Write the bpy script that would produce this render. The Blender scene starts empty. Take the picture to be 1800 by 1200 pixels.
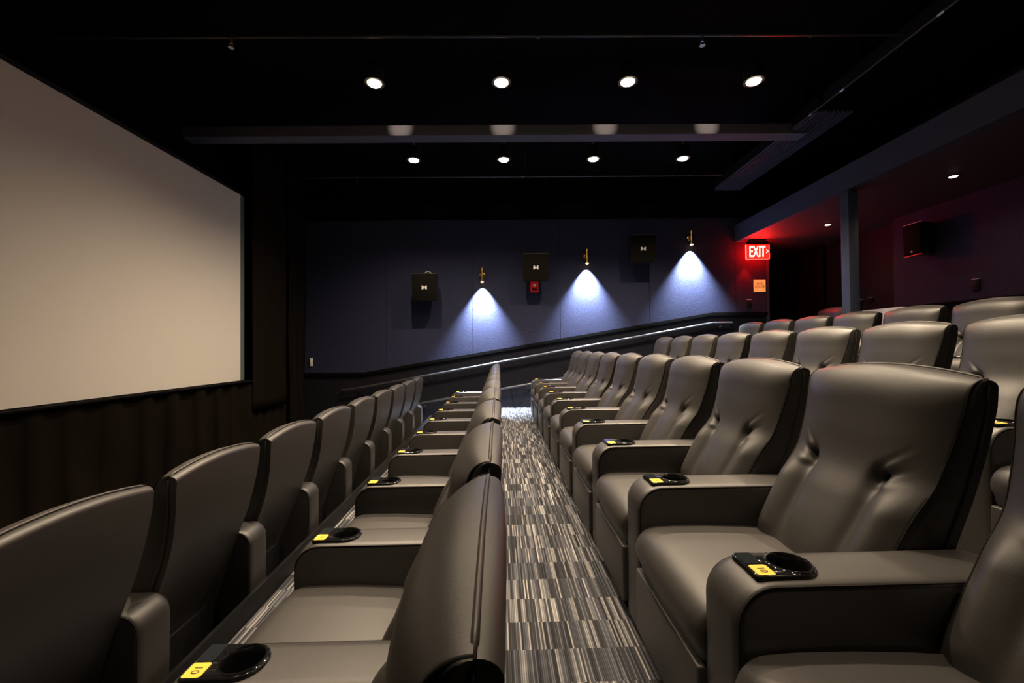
import bpy, bmesh, math, random
from mathutils import Vector, Matrix
random.seed(7)
S = bpy.context.scene
COL = S.collection
PI = math.pi

# ------------------------------------------------------------------ camera
H = 1.56                      # camera height above the front floor
ANG = 0.0239                  # the seat rows are turned a little against the walls
CA, SA = math.cos(ANG), math.sin(ANG)


def cam_axes(yaw, pitch, roll):
    cy, sy = math.cos(yaw), math.sin(yaw)
    cp, sp = math.cos(pitch), math.sin(pitch)
    cr, sr = math.cos(roll), math.sin(roll)
    Ry = Matrix(((cy, -sy, 0), (sy, cy, 0), (0, 0, 1)))
    Rp = Matrix(((1, 0, 0), (0, cp, sp), (0, -sp, cp)))
    Rr = Matrix(((cr, 0, sr), (0, 1, 0), (-sr, 0, cr)))
    return Rr @ Rp @ Ry       # rows: right, forward, up


ax = cam_axes(0.0062, 0.0137, -0.009)
camd = bpy.data.cameras.new('camera')
camd.sensor_fit = 'HORIZONTAL'
camd.sensor_width = 36
camd.lens = 15.0
camd.clip_start = 0.02
cam = bpy.data.objects.new('camera', camd)
COL.objects.link(cam)
r_, f_, u_ = ax[0], ax[1], ax[2]
cam.matrix_world = Matrix(((r_[0], u_[0], -f_[0], 0), (r_[1], u_[1], -f_[1], 0), (r_[2], u_[2], -f_[2], H), (0, 0, 0, 1)))
S.camera = cam

# ------------------------------------------------------------------ world, exposure
w = bpy.data.worlds.new('world')
S.world = w
w.use_nodes = True
w.node_tree.nodes['Background'].inputs[0].default_value = (0.5, 0.6, 1.0, 1)
w.node_tree.nodes['Background'].inputs[1].default_value = 0.0
S.view_settings.view_transform = 'Standard'
S.view_settings.look = 'None'
S.view_settings.gamma = 1
S.view_settings.use_curve_mapping = False
S.view_settings.exposure = 0.0
WARM = (1.0, 0.78, 0.55)
LAMP_W = 440
NEAR_W = 430       # the rows above the picture have narrower beams
SOFFIT_W = 22
BEAM_GLOW_W = 70
SCONCE_W = 4200


# ------------------------------------------------------------------ materials
def mat(name, col, rough=0.6, spec=0.5, metal=0.0, emit=None, estr=0.0, coat=0.0):
    m = bpy.data.materials.new(name)
    m.use_nodes = True
    b = m.node_tree.nodes['Principled BSDF']
    b.inputs['Base Color'].default_value = (*col, 1)
    b.inputs['Roughness'].default_value = rough
    b.inputs['Specular IOR Level'].default_value = spec
    b.inputs['Metallic'].default_value = metal
    b.inputs['Coat Weight'].default_value = coat
    if emit:
        b.inputs['Emission Color'].default_value = (*emit, 1)
        b.inputs['Emission Strength'].default_value = estr
    return m


def nd(m, t, **kw):
    n = m.node_tree.nodes.new(t)
    for k, v in kw.items():
        setattr(n, k, v)
    return n


def ln(m, a, b):
    m.node_tree.links.new(a, b)


def bump_noise(m, scale, strength, dist=0.01, detail=3, var=0.0, col=None, stretch=None):
    b = m.node_tree.nodes['Principled BSDF']
    tc = nd(m, 'ShaderNodeTexCoord')
    src = tc.outputs['Object']
    if stretch:
        mp = nd(m, 'ShaderNodeMapping')
        mp.inputs['Scale'].default_value = stretch
        ln(m, src, mp.inputs['Vector'])
        src = mp.outputs['Vector']
    n = nd(m, 'ShaderNodeTexNoise')
    n.inputs['Scale'].default_value = scale
    n.inputs['Detail'].default_value = detail
    ln(m, src, n.inputs['Vector'])
    bp = nd(m, 'ShaderNodeBump')
    bp.inputs['Strength'].default_value = strength
    bp.inputs['Distance'].default_value = dist
    ln(m, n.outputs['Fac'], bp.inputs['Height'])
    ln(m, bp.outputs['Normal'], b.inputs['Normal'])
    if var:
        n2 = nd(m, 'ShaderNodeTexNoise')
        n2.inputs['Scale'].default_value = scale * 0.35
        ln(m, src, n2.inputs['Vector'])
        r = nd(m, 'ShaderNodeValToRGB')
        c = col
        r.color_ramp.elements[0].position = 0.3
        r.color_ramp.elements[1].position = 0.7
        r.color_ramp.elements[0].color = (*[x * (1 - var) for x in c], 1)
        r.color_ramp.elements[1].color = (*[x * (1 + var) for x in c], 1)
        ln(m, n2.outputs['Fac'], r.inputs['Fac'])
        ln(m, r.outputs['Color'], b.inputs['Base Color'])
    return m


LEATHER_C = (0.034, 0.0313, 0.0292)
M_leather = bump_noise(mat('grey_leather', LEATHER_C, 0.46, 0.75), 260, 0.10, 0.002, 2, 0.06, LEATHER_C)
_lb = M_leather.node_tree.nodes['Principled BSDF']
_lb.inputs['Sheen Weight'].default_value = 0.0
_lb.inputs['Sheen Roughness'].default_value = 0.35
_lb.inputs['Sheen Tint'].default_value = (1.0, 0.95, 0.9, 1)
M_seam = mat('dark_thread', (0.012, 0.011, 0.010), 0.8, 0.2)
M_plastic = mat('black_plastic', (0.007, 0.007, 0.008), 0.5, 0.2)
M_trim = mat('matte_black_trim', (0.004, 0.004, 0.004), 0.9, 0.05)
M_gloss = mat('gloss_black_plastic', (0.008, 0.008, 0.009), 0.08, 0.6, coat=0.5)
M_yellow = mat('yellow_tag', (0.95, 0.60, 0.07), 0.4, 0.4)
M_ink = mat('black_ink', (0.01, 0.01, 0.01), 0.7, 0.2)
M_glass = mat('smoked_panel', (0.02, 0.025, 0.03), 0.06, 0.8, coat=1.0)
M_screen = bump_noise(mat('screen_fabric', (0.70, 0.67, 0.61), 0.9, 0.1), 400, 0.02, 0.001)
M_black = mat('black_paint', (0.010, 0.010, 0.012), 0.7, 0.25)
M_ceil = mat('black_ceiling_paint', (0.003, 0.003, 0.004), 0.9, 0.05)
M_curtain = bump_noise(mat('black_curtain', (0.010, 0.008, 0.0062), 0.95, 0.0), 500, 0.1, 0.001)
BLUE = (0.026, 0.029, 0.060)
M_blue = bump_noise(mat('navy_fabric', BLUE, 0.95, 0.12), 130, 0.55, 0.006, 4, 0.18, BLUE, (1, 1, 0.6))
M_purple = bump_noise(mat('plum_fabric', (0.040, 0.032, 0.060), 0.95, 0.12), 130, 0.4, 0.005, 4, 0.15, (0.040, 0.032, 0.060), (1, 1, 0.6))
M_wains = bump_noise(mat('dark_wall_carpet', (0.010, 0.010, 0.014), 0.95, 0.04), 220, 0.6, 0.006, 4, 0.5, (0.013, 0.013, 0.017))
M_beam = bump_noise(mat('slate_paint', (0.045, 0.045, 0.07), 0.7, 0.2), 60, 0.1, 0.003)
M_soffit = mat('soffit_paint', (0.06, 0.04, 0.048), 0.7, 0.2)
M_ledbeam = mat('grey_beam_paint', (0.10, 0.10, 0.125), 0.75, 0.1)
M_pillar = bump_noise(mat('blue_grey_post_paint', (0.045, 0.056, 0.10), 0.55, 0.3), 40, 0.08, 0.003)
M_brass = mat('brass', (0.80, 0.52, 0.16), 0.25, 0.5, 1.0)
M_steel = mat('brushed_steel', (0.55, 0.55, 0.56), 0.3, 0.5, 1.0)
M_rail = mat('black_metal_rail', (0.10, 0.10, 0.105), 0.28, 0.6, 0.7)
M_pipe = mat('dark_pipe', (0.05, 0.05, 0.055), 0.35, 0.5, 0.4)
M_speaker = bump_noise(mat('speaker_grille', (0.007, 0.0062, 0.0052), 0.8, 0.05), 900, 0.3, 0.001)
M_white = mat('white_laminate', (0.85, 0.85, 0.85), 0.4, 0.4)
M_logo = mat('silver_logo', (0.75, 0.75, 0.75), 0.5, 0.4)
M_red = mat('glowing_red_plastic', (0.65, 0.02, 0.02), 0.35, 0.5, emit=(1, 0.03, 0.02), estr=0.10)  # slight glow put into the red to brighten it, no lamp
M_clear = mat('clear_lens', (0.85, 0.85, 0.88), 0.1, 0.6)
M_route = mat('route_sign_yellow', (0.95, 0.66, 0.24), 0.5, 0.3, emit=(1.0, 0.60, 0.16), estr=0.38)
M_bulb = mat('lamp_glow', (1, 1, 1), 0.5, 0.2, emit=(1.0, 0.80, 0.55), estr=40)
M_bulb_s = mat('small_lamp_glow', (1, 1, 1), 0.5, 0.2, emit=(1.0, 0.80, 0.55), estr=25)
M_bulb_w = mat('sconce_glow', (1, 1, 1), 0.5, 0.2, emit=(1.0, 0.66, 0.25), estr=16)
M_exit_l = mat('exit_letter_glow', (1, 0.6, 0.5), 0.5, 0.2, emit=(1.0, 0.06, 0.04), estr=70)
M_exit_p = mat('exit_panel_red', (0.35, 0.01, 0.01), 0.3, 0.4, emit=(1.0, 0.0006, 0.0003), estr=46)
M_exit_e = mat('exit_edge_glow', (1, 0.3, 0.3), 0.4, 0.3, emit=(1.0, 0.008, 0.007), estr=70)


def carpet():
    m = mat('striped_carpet', (0.1, 0.1, 0.1), 0.97, 0.08)
    b = m.node_tree.nodes['Principled BSDF']
    tc = nd(m, 'ShaderNodeTexCoord')
    mp = nd(m, 'ShaderNodeMapping')
    mp.inputs['Rotation'].default_value = (0, 0, -ANG)
    ln(m, tc.outputs['Object'], mp.inputs['Vector'])
    sp = nd(m, 'ShaderNodeSeparateXYZ')
    ln(m, mp.outputs['Vector'], sp.inputs[0])

    def flo(sock, step, off=0.0):
        a = nd(m, 'ShaderNodeMath', operation='MULTIPLY_ADD')
        ln(m, sock, a.inputs[0])
        a.inputs[1].default_value = 1 / step
        a.inputs[2].default_value = off
        f = nd(m, 'ShaderNodeMath', operation='FLOOR')
        ln(m, a.outputs[0], f.inputs[0])
        return f.outputs[0]

    def wn(x, y):
        c = nd(m, 'ShaderNodeCombineXYZ')
        ln(m, x, c.inputs[0])
        ln(m, y, c.inputs[1])
        n = nd(m, 'ShaderNodeTexWhiteNoise', noise_dimensions='3D')
        ln(m, c.outputs[0], n.inputs['Vector'])
        return n.outputs['Value']
    ty = flo(sp.outputs['Y'], 0.165)
    fine = wn(flo(sp.outputs['X'], 0.0072), ty)
    mid = wn(flo(sp.outputs['X'], 0.036, 0.37), ty)
    # corduroy ribs: a dark gap beside every yarn
    rb = nd(m, 'ShaderNodeMath', operation='MULTIPLY')
    ln(m, sp.outputs['X'], rb.inputs[0])
    rb.inputs[1].default_value = 2 * PI / 0.0072
    sn = nd(m, 'ShaderNodeMath', operation='COSINE')
    ln(m, rb.outputs[0], sn.inputs[0])
    rib = nd(m, 'ShaderNodeMapRange')
    rib.inputs['From Min'].default_value = -0.6
    rib.inputs['From Max'].default_value = 0.9
    rib.inputs['To Min'].default_value = 1.0
    rib.inputs['To Max'].default_value = 0.5
    ln(m, sn.outputs[0], rib.inputs['Value'])
    a = nd(m, 'ShaderNodeMath', operation='MULTIPLY')
    ln(m, fine, a.inputs[0])
    a.inputs[1].default_value = 0.80
    c = nd(m, 'ShaderNodeMath', operation='MULTIPLY_ADD')
    ln(m, mid, c.inputs[0])
    c.inputs[1].default_value = 0.20
    ln(m, a.outputs[0], c.inputs[2])
    r = nd(m, 'ShaderNodeValToRGB')
    e = r.color_ramp
    e.interpolation = 'LINEAR'
    e.elements[0].position = 0.0
    e.elements[0].color = (0.018, 0.020, 0.028, 1)
    e.elements[1].position = 1.0
    e.elements[1].color = (0.42, 0.41, 0.40, 1)
    for p, cc in ((0.32, (0.045, 0.044, 0.046, 1)), (0.52, (0.075, 0.08, 0.095, 1)), (0.66, (0.13, 0.135, 0.15, 1)), (0.80, (0.25, 0.245, 0.24, 1))):
        q = e.elements.new(p)
        q.color = cc
    ln(m, c.outputs[0], r.inputs['Fac'])
    n = nd(m, 'ShaderNodeTexNoise')
    n.inputs['Scale'].default_value = 380
    ln(m, tc.outputs['Object'], n.inputs['Vector'])
    mx = nd(m, 'ShaderNodeMix', data_type='RGBA', blend_type='OVERLAY')
    mx.inputs['Factor'].default_value = 0.5
    ln(m, r.outputs['Color'], mx.inputs['A'])
    ln(m, n.outputs['Color'], mx.inputs['B'])
    mr = nd(m, 'ShaderNodeMix', data_type='RGBA', blend_type='MULTIPLY')
    mr.inputs['Factor'].default_value = 1.0
    ln(m, mx.outputs['Result'], mr.inputs['A'])
    ln(m, rib.outputs['Result'], mr.inputs['B'])
    ln(m, mr.outputs['Result'], b.inputs['Base Color'])
    bp = nd(m, 'ShaderNodeBump')
    bp.inputs['Strength'].default_value = 0.6
    bp.inputs['Distance'].default_value = 0.004
    ln(m, n.outputs['Fac'], bp.inputs['Height'])
    ln(m, bp.outputs['Normal'], b.inputs['Normal'])
    return m


M_carpet = carpet()


# ------------------------------------------------------------------ mesh helpers
def mk_mesh(name, verts, faces, mats, mi=None, smooth=None):
    me = bpy.data.meshes.new(name)
    me.from_pydata([tuple(v) for v in verts], [], faces)
    for m in (mats if isinstance(mats, (list, tuple)) else [mats]):
        me.materials.append(m)
    if mi:
        for p, i in zip(me.polygons, mi):
            p.material_index = i
    bm = bmesh.new()
    bm.from_mesh(me)
    bmesh.ops.recalc_face_normals(bm, faces=bm.faces)
    bm.to_mesh(me)
    bm.free()
    if smooth is not None:
        me.polygons.foreach_set('use_smooth', [True] * len(me.polygons))
        me.set_sharp_from_angle(angle=math.radians(smooth))
    me.update()
    return me


def ob(name, me, parent=None, loc=(0, 0, 0), rot=(0, 0, 0)):
    o = bpy.data.objects.new(name, me)
    COL.objects.link(o)
    o.location = loc
    o.rotation_euler = rot
    if parent:
        o.parent = parent
    return o


def tag(o, label, cat, group=None):
    o['label'] = label
    o['category'] = cat
    if group:
        o['group'] = group
    return o


def thing(name, label, cat, loc=(0, 0, 0), rotz=0, group=None):
    o = bpy.data.objects.new(name, None)
    o.empty_display_size = 0.1
    COL.objects.link(o)
    o.location = loc
    o.rotation_euler = (0, 0, rotz)
    return tag(o, label, cat, group)


def struct(name, me, loc=(0, 0, 0)):
    o = ob(name, me, None, loc)
    o['kind'] = 'structure'
    return o


class MB:
    """collects simple shapes into one mesh"""

    def __init__(s):
        s.v, s.f, s.mi = [], [], []

    def add(s, v, f, mi=0):
        n = len(s.v)
        s.v += [tuple(p) for p in v]
        s.f += [tuple(i + n for i in q) for q in f]
        s.mi += [mi] * len(f)
        return s

    def box(s, a, b, bev=0.0, mi=0, seg=2):
        bm = bmesh.new()
        bmesh.ops.create_cube(bm, size=1)
        for v in bm.verts:
            v.co = Vector([(a[i] + b[i]) / 2 + v.co[i] * (b[i] - a[i]) for i in range(3)])
        if bev:
            bmesh.ops.bevel(bm, geom=bm.edges[:], offset=bev, segments=seg, affect='EDGES', profile=0.5)
        bm.verts.index_update()
        s.add([v.co[:] for v in bm.verts], [[v.index for v in f.verts] for f in bm.faces], mi)
        bm.free()
        return s

    def tube(s, path, r, n=8, mi=0, closed=False):
        P = [Vector(p) for p in path]
        rings = []
        up = None
        for i, p in enumerate(P):
            a = P[i - 1] if (i > 0 or closed) else p
            b = P[(i + 1) % len(P)] if (i < len(P) - 1 or closed) else p
            t = (b - a).normalized()
            if up is None:
                up = t.orthogonal().normalized()
            up = (up - t * up.dot(t))
            up = up.normalized() if up.length > 1e-6 else t.orthogonal().normalized()
            sd = t.cross(up)
            rr = r[i] if isinstance(r, (list, tuple)) else r
            rings.append([p + (up * math.cos(2 * PI * k / n) + sd * math.sin(2 * PI * k / n)) * rr for k in range(n)])
        v = [q for ring in rings for q in ring]
        f = []
        m = len(rings)
        for i in range(m if closed else m - 1):
            for k in range(n):
                a, b = i * n + k, i * n + (k + 1) % n
                j = (i + 1) % m
                f.append((a, b, j * n + (k + 1) % n, j * n + k))
        if not closed:
            f += [tuple(range(n - 1, -1, -1)), tuple(range((m - 1) * n, m * n))]
        return s.add(v, f, mi)

    def lathe(s, prof, n=24, mi=0, org=(0, 0, 0), axis='Z'):
        v, f = [], []
        for r, z in prof:
            for k in range(n):
                c, t = r * math.cos(2 * PI * k / n), r * math.sin(2 * PI * k / n)
                p = (c, t, z) if axis == 'Z' else ((c, z, t) if axis == 'Y' else (z, c, t))
                v.append((p[0] + org[0], p[1] + org[1], p[2] + org[2]))
        for i in range(len(prof) - 1):
            for k in range(n):
                f.append((i * n + k, i * n + (k + 1) % n, (i + 1) * n + (k + 1) % n, (i + 1) * n + k))
        f.append(tuple(range(n)))
        f.append(tuple(range((len(prof) - 1) * n, len(prof) * n)))
        return s.add(v, f, mi)

    def mesh(s, name, mats, smooth=35):
        return mk_mesh(name, s.v, s.f, mats, s.mi, smooth)


def text_geo(body, size, align='CENTER', extrude=0.0006, spacing=1.0, line=1.0):
    cu = bpy.data.curves.new('lettering', 'FONT')
    cu.body = body
    cu.size = size
    cu.align_x = align
    cu.align_y = 'CENTER'
    cu.extrude = extrude
    cu.space_character = spacing
    cu.space_line = line
    cu.resolution_u = 3
    o = bpy.data.objects.new('lettering', cu)
    COL.objects.link(o)
    dg = bpy.context.evaluated_depsgraph_get()
    me = bpy.data.meshes.new_from_object(o.evaluated_get(dg))
    v = [p.co[:] for p in me.vertices]
    f = [tuple(p.vertices) for p in me.polygons]
    bpy.data.objects.remove(o)
    bpy.data.meshes.remove(me)
    bpy.data.curves.remove(cu)
    return v, f


def lerp_tab(t, x):
    """smooth curve through a table of points"""
    if x <= t[0][0]:
        return t[0][1]
    if x >= t[-1][0]:
        return t[-1][1]
    n = len(t)
    d = [(t[k + 1][1] - t[k][1]) / (t[k + 1][0] - t[k][0]) for k in range(n - 1)]
    m = [d[0]] + [0 if d[k - 1] * d[k] <= 0 else 2 * d[k - 1] * d[k] / (d[k - 1] + d[k]) for k in range(1, n - 1)] + [d[-1]]
    for k in range(n - 1):
        if x <= t[k + 1][0]:
            h = t[k + 1][0] - t[k][0]
            q = (x - t[k][0]) / h
            return ((2 * q ** 3 - 3 * q * q + 1) * t[k][1] + (q ** 3 - 2 * q * q + q) * h * m[k]
                    + (-2 * q ** 3 + 3 * q * q) * t[k + 1][1] + (q ** 3 - q * q) * h * m[k + 1])


def sstep(a, b, x):
    t = max(0, min(1, (x - a) / (b - a)))
    return t * t * (3 - 2 * t)


def sweep_y(prof, cross):
    """closed xz profile swept across y; cross = [(y, inset)]"""
    n = len(prof)
    P = [Vector((p[0], p[1])) for p in prof]
    N = []
    for i in range(n):
        t = (P[(i + 1) % n] - P[i - 1]).normalized()
        N.append(Vector((t.y, -t.x)))
    area = sum(P[i].x * P[(i + 1) % n].y - P[(i + 1) % n].x * P[i].y for i in range(n))
    if area < 0:
        N = [-q for q in N]
    v, f = [], []
    for y, ins in cross:
        for p, q in zip(P, N):
            z = p - q * ins
            v.append((z.x, y, z.y))
    m = len(cross)
    for j in range(m - 1):
        for i in range(n):
            k = (i + 1) % n
            f.append((j * n + i, j * n + k, (j + 1) * n + k, (j + 1) * n + i))
    f.append(tuple(range(n)))
    f.append(tuple(range((m - 1) * n, m * n)))
    return v, f


def arc(cx, cz, r, a0, a1, n, rz=None):
    rz = rz or r
    return [(cx + r * math.cos(math.radians(a0 + (a1 - a0) * i / n)), cz + rz * math.sin(math.radians(a0 + (a1 - a0) * i / n))) for i in range(n + 1)]


# ------------------------------------------------------------------ the recliner (one set of meshes)
ARM_W, ARM_Z, ARM_L = 0.08, 0.60, 0.77


def arm_profile():
    p = [(0.0, 0.03), (0.0, 0.2), (0.0, 0.4)]
    p += arc(0.095, ARM_Z - 0.095, 0.095, 180, 90, 9)
    p += [(0.2, ARM_Z), (0.35, ARM_Z), (0.5, ARM_Z), (0.62, ARM_Z)]
    p += arc(ARM_L - 0.075, ARM_Z - 0.075, 0.075, 90, 0, 7)
    p += [(ARM_L, 0.35), (ARM_L - 0.01, 0.15), (ARM_L - 0.02, 0.03)]
    return p


ARM_CROSS = [(-0.08, 0.016), (-0.0775, 0.007), (-0.071, 0.001), (-0.05, -0.001), (0, -0.003), (0.05, -0.001), (0.071, 0.001), (0.0775, 0.007), (0.08, 0.016)]
CUP_X = 0.178


def make_arm_meshes():
    v, f = sweep_y(arm_profile(), ARM_CROSS)
    plain = mk_mesh('armrest_plain', v, f, M_leather, None, 40)
    base = mk_mesh('armrest', v, f, M_leather, None, 40)
    cut = MB().lathe([(0.049, 0.50), (0.049, 0.70)], 32, org=(CUP_X, 0, 0)).mesh('cutter', M_leather, None)
    a = ob('tmp_arm', base)
    c = ob('tmp_cut', cut)
    md = a.modifiers.new('b', 'BOOLEAN')
    md.object = c
    md.operation = 'DIFFERENCE'
    md.solver = 'EXACT'
    dg = bpy.context.evaluated_depsgraph_get()
    holed = bpy.data.meshes.new_from_object(a.evaluated_get(dg))
    holed.name = 'armrest_with_cup_hole'
    bpy.data.objects.remove(a)
    bpy.data.objects.remove(c)
    holed.polygons.foreach_set('use_smooth', [True] * len(holed.polygons))
    holed.set_sharp_from_angle(angle=math.radians(40))
    # seam lines along both top edges
    seams = []
    prof = arm_profile()[1:-2]
    for sgn in (-1, 1):
        pts = []
        P = [Vector(p) for p in prof]
        for i, p in enumerate(P):
            t = (P[min(i + 1, len(P) - 1)] - P[max(i - 1, 0)]).normalized()
            nrm = Vector((-t.y, t.x))
            q = p - nrm * 0.0062
            pts.append((q.x, sgn * 0.0778, q.y))
        seams.append(MB().tube(pts, 0.0022, 6).mesh('armrest_seam', M_seam, 60))
    return plain, holed, seams


ME_arm_plain, ME_arm, ME_arm_seam = make_arm_meshes()


def make_cup():
    # outline: hull of the cup ring and the square front plate
    N = 72
    r0 = 0.060
    hull = []
    pts = [(r0 * math.cos(t), r0 * math.sin(t)) for t in [2 * PI * i / 96 for i in range(96)]]
    x0, hw, rr = 0.062 - CUP_X, 0.061, 0.010
    for sx, sy, a0 in ((x0 + rr, hw - rr, 90), (x0 + rr, -hw + rr, 180)):
        pts += [(sx + rr * math.cos(math.radians(a0 + 90 * i / 6)), sy + rr * math.sin(math.radians(a0 + 90 * i / 6))) for i in range(7)]
    pts = sorted(set((round(a, 6), round(b, 6)) for a, b in pts))

    def half(ps):
        h = []
        for p in ps:
            while len(h) > 1 and (h[-1][0] - h[-2][0]) * (p[1] - h[-2][1]) - (h[-1][1] - h[-2][1]) * (p[0] - h[-2][0]) <= 0:
                h.pop()
            h.append(p)
        return h[:-1]
    hull = half(pts) + half(pts[::-1])

    def rad(t):
        d = (math.cos(t), math.sin(t))
        best = 0
        for i in range(len(hull)):
            a, b = hull[i], hull[(i + 1) % len(hull)]
            e = (b[0] - a[0], b[1] - a[1])
            det = d[0] * (-e[1]) + e[0] * d[1]
            if abs(det) < 1e-12:
                continue
            s = (a[0] * (-e[1]) + e[0] * a[1]) / det
            k = (d[0] * a[1] - d[1] * a[0]) / det
            if s > 0 and -1e-6 <= k <= 1 + 1e-6:
                best = max(best, s)
        return best
    angs = [2 * PI * i / N for i in range(N)]
    R = [rad(t) for t in angs]
    rings = [([r for r in R], 0.599), ([r for r in R], 0.606), ([r - 0.002 for r in R], 0.6095), ([r - 0.006 for r in R], 0.611),
             ([0.0545] * N, 0.6115), ([0.052] * N, 0.6145), ([0.049] * N, 0.6145), ([0.0465] * N, 0.611), ([0.0455] * N, 0.59), ([0.043] * N, 0.53), ([0.041] * N, 0.522)]
    v, f = [], []
    for rs, z in rings:
        for t, r in zip(angs, rs):
            v.append((CUP_X + r * math.cos(t), r * math.sin(t), z))
    for j in range(len(rings) - 1):
        for i in range(N):
            k = (i + 1) % N
            f.append((j * N + i, j * N + k, (j + 1) * N + k, (j + 1) * N + i))
    f.append(tuple(range((len(rings) - 1) * N, len(rings) * N)))
    return mk_mesh('cup_holder', v, f, M_gloss, None, 50)


ME_cup = make_cup()


def round_rect(mb, x0, x1, y0, y1, z0, z1, r, mi=0):
    pts = []
    for cx, cy, a in ((x1 - r, y1 - r, 0), (x0 + r, y1 - r, 90), (x0 + r, y0 + r, 180), (x1 - r, y0 + r, 270)):
        for i in range(6):
            t = math.radians(a + 90 * i / 5)
            pts.append((cx + r * math.cos(t), cy + r * math.sin(t)))
    n = len(pts)
    v = [(a, b, z0) for a, b in pts] + [(a, b, z1) for a, b in pts]
    f = [(i, (i + 1) % n, n + (i + 1) % n, n + i) for i in range(n)] + [tuple(range(n)), tuple(range(n, 2 * n))]
    mb.add(v, f, mi)


def make_plate(num):
    mb = MB()
    round_rect(mb, 0.068, 0.112, -0.056, -0.008, 0.609, 0.6125, 0.007, 0)
    v, f = text_geo(str(num), 0.027, extrude=0.0003)
    # text right -> -y, text up -> +x
    v = [(0.090 + b, -0.032 - a, 0.6126 + c) for a, b, c in v]
    mb.add(v, f, 1)
    return mb.mesh('number_plate', [M_yellow, M_ink], None)


ME_plate = {n: make_plate(n) for n in range(0, 11)}
_mb = MB()
round_rect(_mb, 0.068, 0.110, -0.002, 0.056, 0.609, 0.6122, 0.005)
for q in range(2):
    _mb.lathe([(0.003, 0.6122), (0.003, 0.613)], 10, org=(0.098, 0.012 + 0.014 * q, 0))
ME_panel = _mb.mesh('touch_panel', M_glass, 30)


def make_seat():
    p = [(0.03, 0.29), (0.0, 0.295)] + arc(0.065, 0.375, 0.09, 215, 95, 12, 0.085)
    p += [(0.12, 0.463), (0.25, 0.462), (0.4, 0.455), (0.56, 0.44), (0.58, 0.30), (0.3, 0.29)]
    cr = [(-0.266, 0.03), (-0.263, 0.014), (-0.25, 0.004), (-0.2, -0.001), (-0.1, -0.006), (0, -0.008), (0.1, -0.006), (0.2, -0.001), (0.25, 0.004), (0.263, 0.014), (0.266, 0.03)]
    v, f = sweep_y(p, cr)
    return mk_mesh('seat_cushion', v, f, M_leather, None, 50)


ME_seat = make_seat()
ME_foot = MB().box((-0.018, -0.262, 0.055), (0.03, 0.262, 0.292), 0.008, 0, 3).mesh('footrest_panel', M_leather)
ME_base = MB().box((0.07, -0.262, 0.0), (0.60, 0.262, 0.27), 0.006).mesh('base', M_plastic)
_mb = MB()
for yy in (-0.035, 0.035):
    _mb.box((0.03, yy - 0.015, 0.0), (0.075, yy + 0.015, 0.035))
ME_glide = MB().box((0.05, -0.07, 0.0), (0.73, 0.07, 0.04)).mesh('arm_plinth', M_plastic, None)

ZB = 0.42
XE = [(0.40, 0.462), (0.58, 0.549), (0.672, 0.600), (0.763, 0.648), (0.917, 0.698), (1.01, 0.717), (1.1, 0.728)]
WH = [(0.30, 0.255), (0.62, 0.262), (0.78, 0.272), (0.92, 0.286), (1.0, 0.294), (1.1, 0.294)]
XR = [(0.06, 0.57), (0.2, 0.60), (0.45, 0.665), (0.6, 0.715), (0.75, 0.765), (0.9, 0.794), (1.0, 0.804), (1.1, 0.808)]
XSEAM = 0.776


def ztop(u):
    u = abs(u)
    return 1.092 - 0.030 * u ** 2


def front_pt(u, t):
    """t 0..1: 0..0.76 the face, 0.76..1 the roll over the top"""
    zt = ztop(u)
    a = abs(u)
    r = 0.115 - 0.06 * a ** 6
    zr = zt - r

    def face(z):
        xe = lerp_tab(XE, z)
        bul = lerp_tab([(0.42, 0.030), (0.55, 0.040), (0.66, 0.040), (0.78, 0.045), (0.9, 0.056), (1.0, 0.058), (1.1, 0.058)], z)
        x = xe - bul * (1 - a ** 3.5)
        # side lobes, the valleys between them and the middle, and the pinched dimples
        low = sstep(0.38, 0.50, z) * (1 - sstep(0.66, 0.785, z))
        x -= 0.040 * low * math.exp(-((a - 0.80) / 0.20) ** 2)
        x -= 0.014 * low * math.exp(-(a / 0.36) ** 4)
        u0 = 0.50 + 0.10 * (z - 0.72)
        on = sstep(0.40, 0.62, z) * (1 - sstep(0.745, 0.80, z))
        x += 0.016 * on * math.exp(-((a - u0) / 0.085) ** 2)
        x += 0.030 * math.exp(-((a - 0.50) / 0.075) ** 2 - ((z - 0.742) / 0.034) ** 2)
        if a > 0.40 and 0.66 < z < 0.86:
            for z0, k, am, sw in ((0.748, 0.16, 0.013, 0.009), (0.726, 0.06, -0.010, 0.010), (0.772, 0.24, -0.006, 0.010), (0.790, 0.26, 0.004, 0.009)):
                zl = z0 + k * (a - 0.5)
                x += am * sstep(0.42, 0.52, a) * math.exp(-(max(0, a - 0.52) / 0.17) ** 2) * math.exp(-((z - zl) / sw) ** 2)
        return x
    if t <= 0.76:
        z = ZB + (zr - ZB) * (t / 0.76)
        x = face(z)
    else:
        # quarter curve from the face tangent to the flat top
        k = (t - 0.76) / 0.24
        xf = face(zr)
        sl = (face(zr) - face(zr - 0.02)) / 0.02
        p0 = (xf, zr)
        p3 = (XSEAM, zt)
        p1 = (xf + sl * r * 0.62, zr + r * 0.62)
        p2 = (XSEAM - (XSEAM - xf) * 0.55, zt + 0.004 * (1 - a ** 2))
        b = ((1 - k) ** 3, 3 * k * (1 - k) ** 2, 3 * k * k * (1 - k), k ** 3)
        x = sum(q * p[0] for q, p in zip(b, (p0, p1, p2, p3)))
        z = sum(q * p[1] for q, p in zip(b, (p0, p1, p2, p3)))
    return Vector((x, u * lerp_tab(WH, z), z))


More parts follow.
